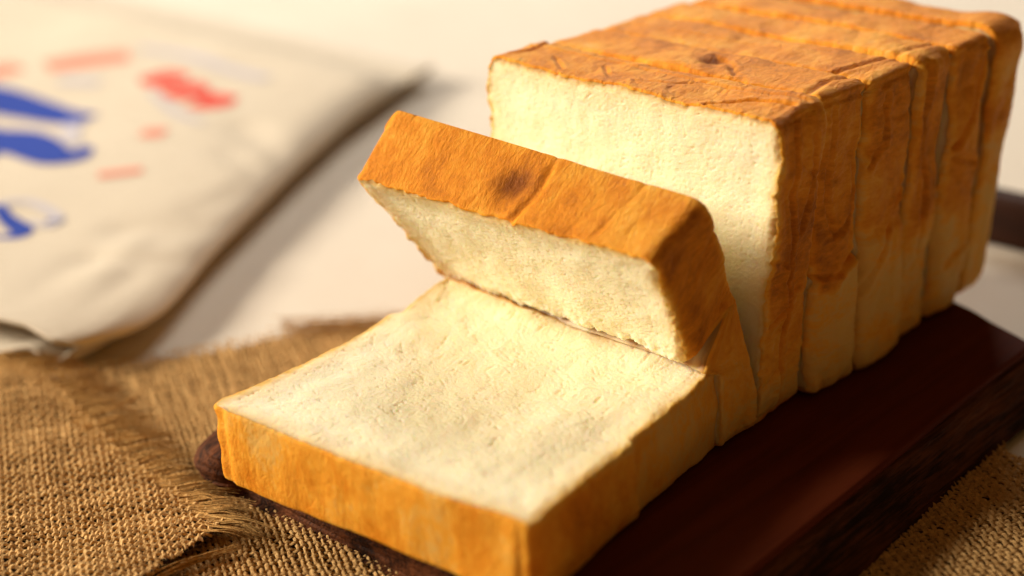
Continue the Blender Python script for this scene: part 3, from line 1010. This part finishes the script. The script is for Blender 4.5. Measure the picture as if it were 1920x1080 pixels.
tubes("fringe", MAT_FRINGE, patch, lines, rads)['kind'] = 'stuff'
lines, rads = [], []
k = 0
while k < 2200:
    x, y = rg.uniform(-.26, -.05), rg.uniform(-.22, -.10)
    if not patch_in(np.array([x]), np.array([y]))[0]:
        continue
    k += 1
    th = rg.uniform(0, 6.28)
    L = rg.uniform(.002, .006)
    t = np.linspace(0, 1, 6)
    cu = rg.normal(0, 1.2)
    z0 = patch_z(np.array([x]), np.array([y]))[0] + .0009
    lines.append(np.c_[x - PO[0] + L * np.cumsum(np.cos(th + cu * t)) / 6, y - PO[1] + L * np.cumsum(np.sin(th + cu * t)) / 6, z0 + rg.uniform(.0002, .0014) * np.sin(t * 3.0)])
    rads.append(0.00007)
tubes("stray_fibres", MAT_FRINGE, patch, lines, rads, 3)['kind'] = 'stuff'
# loose yarn pulled out of the near edge
lines, rads = [], []
P = np.array([(-.0520, -.1760), (-.0520, -.1655), (-.0515, -.1565), (-.0490, -.1480), (-.0462, -.1400)])
for k in range(16):
    o = rg.normal(0, .0006, 2)
    t = np.linspace(0, 1, 14)
    q = np.linspace(0, 1, len(P))
    fan = rg.normal(0, .0012)
    lines.append(np.c_[np.interp(t, q, P[:, 0]) + o[0] + fan * t ** 3 - PO[0], np.interp(t, q, P[:, 1]) + o[1] - PO[1], np.full(14, 0.0022) + rg.normal(0, .0005) + .0006 * np.sin(t * 5 + k)])
    rads.append(.00028)
tubes("loose_yarn", MAT_FRINGE, patch, lines, rads)['kind'] = 'stuff'


# ------------------------------------------------------------------ canvas bag with print
RE = np.array([(-.2000, -.0885), (-.1958, -.0780), (-.2012, -.0555), (-.2140, -.0355), (-.2389, .0009), (-.2619, .0411), (-.2956, .0999), (-.3326, .1705), (-.3642, .2489), (-.372, .275)])
REY = np.linspace(-.0885, .275, 200)
_k = np.hanning(25) / np.hanning(25).sum()
_x = np.interp(REY, RE[:, 1], RE[:, 0])
REX = np.convolve(np.r_[2 * _x[0] - _x[12:0:-1], _x, 2 * _x[-1] - _x[-2:-14:-1]], _k, 'valid')


def re_x(y):
    return np.interp(y, REY, REX)


def bag_top(x, y):
    """height of the upper cloth of the bag above the table"""
    d = np.clip(re_x(y) - x, 0, None)       # distance in from the right side
    half = 0.0095
    r = 0.026
    e = np.sqrt(np.clip(1 - (1 - np.clip(d / r, 0, 1)) ** 2, 0, 1))
    z = TABLE_Z + 0.0105 + half * e
    z = z + e * (0.0032 * fbm(x * 9 + y * 5, y * 4 - x * 2, 0.4, 51, 2))
    for line, depth, wid in BAG_CREASE:
        dd = poly_dist(x, y, line)
        z = z + e * depth * np.exp(-(dd / wid) ** 2)
    z = z * 1.0
    far = sstep(.262, .20, y)
    return z * far + (TABLE_Z + 0.006) * (1 - far)


BAG_CREASE = [([(-.345, .104), (-.318, .096), (-.290, .088)], -.0022, .012), ([(-.318, .074), (-.283, .064)], -.0014, .009),
              ([(-.275, -.02), (-.250, .008), (-.240, .03)], -.0020, .012), ([(-.255, -.048), (-.222, -.020)], -.0016, .008),
              ([(-0.2527, -0.0195), (-0.2669, 0.015), (-0.2735, 0.0454)], -0.0016, 0.01), ([(-0.2427, -0.0571), (-0.2559, -0.0258), (-0.2618, 0.002)], 0.0014, 0.01), ([(-0.223, -0.0934), (-0.2269, -0.0731), (-0.2316, -0.0486)], -0.0016, 0.009), ([(-0.2549, -0.0807), (-0.2638, -0.0511)], -0.0012, 0.009)]

bag = thing("canvas_bag", "cream canvas bag with blue and red print lying at the left", "bag", (-.45, .08, TABLE_Z))
BO = np.array([-.45, .08, TABLE_Z])
nv_, nd_ = 170, 190
vs = np.linspace(0, 1, nv_)
dd_ = 0.0 + 0.52 * np.linspace(0, 1, nd_) ** 1.5
TOPH = np.array([(-.2000, -.0885, -.0105), (-.1985, -.0955, -.0085), (-.1990, -.1000, -.0065), (-.2030, -.1047, -.0045), (-.2100, -.1056, -.0030), (-.2174, -.1059, -.002), (-.2307, -.1108, -.001), (-.30, -.128, .0005), (-.72, -.22, .0005)])
BOTH = np.array([(-.2000, -.0885, -.0112), (-.2050, -.0900, -.0130), (-.2082, -.0930, -.0150), (-.2090, -.1010, -.0182), (-.2105, -.1035, -.0185), (-.2150, -.1040, -.0155), (-.2199, -.1051, -.0125), (-.2255, -.1085, -.0135), (-.233, -.1124, -.0165),
                 (-.26, -.120, -.0185), (-.30, -.130, -.0185), (-.72, -.222, -.0185)])


def along(P, d):
    q = np.r_[0, np.cumsum(np.linalg.norm(np.diff(P, axis=0), axis=1))]
    R = np.stack([np.interp(d, q, P[:, k]) for k in range(3)], -1)
    R[1:-1] = (R[:-2] + 2 * R[1:-1] + R[2:]) / 4
    return R


NT, NBM = along(TOPH, dd_), along(BOTH, dd_)
rows = []
for v in vs ** 1.3:
    yb = -.0885 + v * (.272 + .0885)
    x = re_x(yb) - dd_
    y = yb - 0.22 * dd_ * (1 - v)
    z = bag_top(x, y)
    b = (1 - sstep(0, 0.17, v))
    e = np.sqrt(np.clip(1 - (1 - np.clip(dd_ / 0.026, 0, 1)) ** 2, 0, 1))
    bz = TABLE_Z + 0.0105 - 0.0068 * e
    off = np.array([re_x(yb) - re_x(-.0885), yb + .0885, 0])
    top = (1 - b) * np.c_[x, y, z] + b * (NT + off)
    bot = (1 - b) * np.c_[x, y, bz] + b * (NBM + off)
    rows.append(np.vstack([bot[::-1], top[1:]]))
V = np.vstack(rows) - BO
ncol = 2 * nd_ - 1
pouch = mesh_obj("pouch", V, grid_faces(nv_, ncol), MAT_BAG, bag)
sol = pouch.modifiers.new("thickness", 'SOLIDIFY')
sol.thickness = 0.0011
sol.offset = 0
# rolled hems round the mouth
for nm, sl, rad in (("upper_hem", slice(nd_ - 1, ncol), .0011), ("lower_hem", slice(0, nd_), .0011)):
    P = V[:ncol][sl]
    P = P if nm == "upper_hem" else P[::-1]
    P = P[:160]
    tubes(nm, MAT_BAG, bag, [P], [rad], 8, False)


def stroke(name, mat, pts, lift=0.0011):
    """a brush stroke of print lying on the bag: pts = (x, y, half width)"""
    P = np.array(pts, float)
    m = len(P)
    t = np.linspace(0, m - 1, (m - 1) * 10 + 1)
    i = np.clip(t.astype(int), 0, m - 2)
    f = (t - i)[:, None]
    p0, p1, p2, p3 = P[np.clip(i - 1, 0, m - 1)], P[i], P[i + 1], P[np.clip(i + 2, 0, m - 1)]
    q = 0.5 * (2 * p1 + (p2 - p0) * f + (2 * p0 - 5 * p1 + 4 * p2 - p3) * f * f + (3 * p1 - p0 - 3 * p2 + p3) * f ** 3)
    d = np.gradient(q[:, :2], axis=0)
    d /= np.linalg.norm(d, axis=1)[:, None] + 1e-12
    n = np.stack([-d[:, 1], d[:, 0]], -1)
    ac = np.linspace(-1, 1, 9)
    x = q[:, None, 0] + n[:, None, 0] * q[:, None, 2] * ac[None]
    y = q[:, None, 1] + n[:, None, 1] * q[:, None, 2] * ac[None]
    z = bag_top(x, y) + lift
    V = np.stack([x, y, z], -1).reshape(-1, 3) - BO
    o = mesh_obj(name, V, grid_faces(len(q), 9), mat, bag)
    return o


def w_of(pts, ws):
    return [(*p, w) for p, w in zip(pts, ws)]


stroke("print_letter", MAT_BLUE, w_of([(-.530, .044), (-.5034, .0486), (-.4673, .0536), (-.4434, .0554), (-.424, .0600)], [.019, .019, .014, .011, .010]))
stroke("print_letter", MAT_PALEBLUE, w_of([(-.4265, .0537), (-.4122, .0416), (-.3932, .0317)], [.006, .005, .004]))
stroke("print_letter", MAT_BLUE, w_of([(-.446, -.006), (-.4335, .0066), (-.4260, .0146), (-.4120, .0168), (-.3960, .0146), (-.3833, .0143), (-.3772, .0217), (-.3829, .0329)],
                                      [.028, .026, .019, .015, .0125, .011, .009, .003]))
stroke("print_letter", MAT_BLUE, w_of([(-.3476, -.0407), (-.334, -.0461), (-.3235, -.0483), (-.312, -.0504), (-.3087, -.0553), (-.3119, -.0609), (-.3197, -.0640)],
                                      [.003, .0035, .0045, .005, .004, .002, .0012]))
stroke("print_letter", MAT_PALEBLUE, w_of([(-.3479, -.0391), (-.3399, -.0296), (-.3227, -.029), (-.3102, -.0325), (-.3065, -.038), (-.3115, -.0418), (-.3188, -.0414)],
                                          [.003, .003, .003, .003, .0025, .002, .002]))
stroke("print_letter", MAT_BLUE, w_of([(-.3110, -.0335), (-.3080, -.0362)], [.004, .004]))
stroke("print_mark", MAT_RED, w_of([(-.4650, .1330), (-.4520, .1318), (-.4400, .1290)], [.009, .014, .010]))
stroke("print_mark", MAT_RED, w_of([(-.4330, .1295), (-.4197, .1244), (-.4080, .1222)], [.012, .013, .009]))
stroke("print_mark", MAT_RED, w_of([(-.4020, .1180), (-.3930, .1215), (-.3829, .1296)], [.012, .014, .008]))
stroke("print_mark", MAT_PINK, w_of([(-.5348, .1055), (-.5271, .125), (-.5123, .1496)], [.012, .014, .012]))
stroke("print_mark", MAT_PINK, w_of([(-.5600, .0700), (-.5535, .0786), (-.5509, .0971)], [.014, .014, .010]))
stroke("print_line", MAT_PALEBLUE, w_of([(-.5202, .1632), (-.4796, .1695), (-.4341, .1664), (-.4007, .1673)], [.004, .005, .005, .005]))
stroke("print_line", MAT_PALEBLUE, w_of([(-.5028, .094), (-.4789, .1056)], [.006, .006]))
stroke("print_line", MAT_PALEBLUE, w_of([(-.4377, .1116), (-.3917, .0961), (-.3642, .0931)], [.002, .003, .002]))
stroke("print_mark", MAT_PINK, w_of([(-.3775, .063), (-.3676, .0708)], [.007, .007]))
stroke("print_mark", MAT_PINK, w_of([(-.3420, .0115), (-.3300, .0290)], [.004, .004]))

# ------------------------------------------------------------------ dark wooden bar behind the loaf
bar = thing("wooden_bar", "dark wooden bar lying on the tablecloth behind the heel of the loaf", "wooden bar", (0.09, 0.243, TABLE_Z))
pr = []
for x in np.linspace(-0.085, 0.16, 50):
    prof = []
    for a in np.linspace(0, 2 * math.pi, 33)[:-1]:
        c, s = math.cos(a), math.sin(a)
        e = 0.35
        yy = 0.0065 * math.copysign(abs(c) ** e, c)
        zz = 0.012 + 0.012 * math.copysign(abs(s) ** e, s)
        prof.append((x, yy + 0.0003 * math.sin(x * 90), zz))
    pr.append(prof)
V = np.array(pr).reshape(-1, 3)
F = grid_faces(50, 32, True)
nV = len(V)
V = np.vstack([V, V[:32].mean(0), V[-32:].mean(0)])
caps = [(nV, (k + 1) % 32, k, nV) for k in range(32)] + [(nV + 1, nV - 32 + k, nV - 32 + (k + 1) % 32, nV + 1) for k in range(32)]
body = mesh_obj("bar_body", V, F, MAT_BAR, bar)
capv = np.vstack([V[:32] * 1.0])
for sl in (slice(0, 32), slice(nV - 32, nV)):
    ringv = V[sl]
    c0 = ringv.mean(0)
    mesh_obj("end_grain", np.vstack([ringv, c0 + (ringv - c0) * 0.02]), grid_faces(2, 32, True), MAT_BAR, bar)
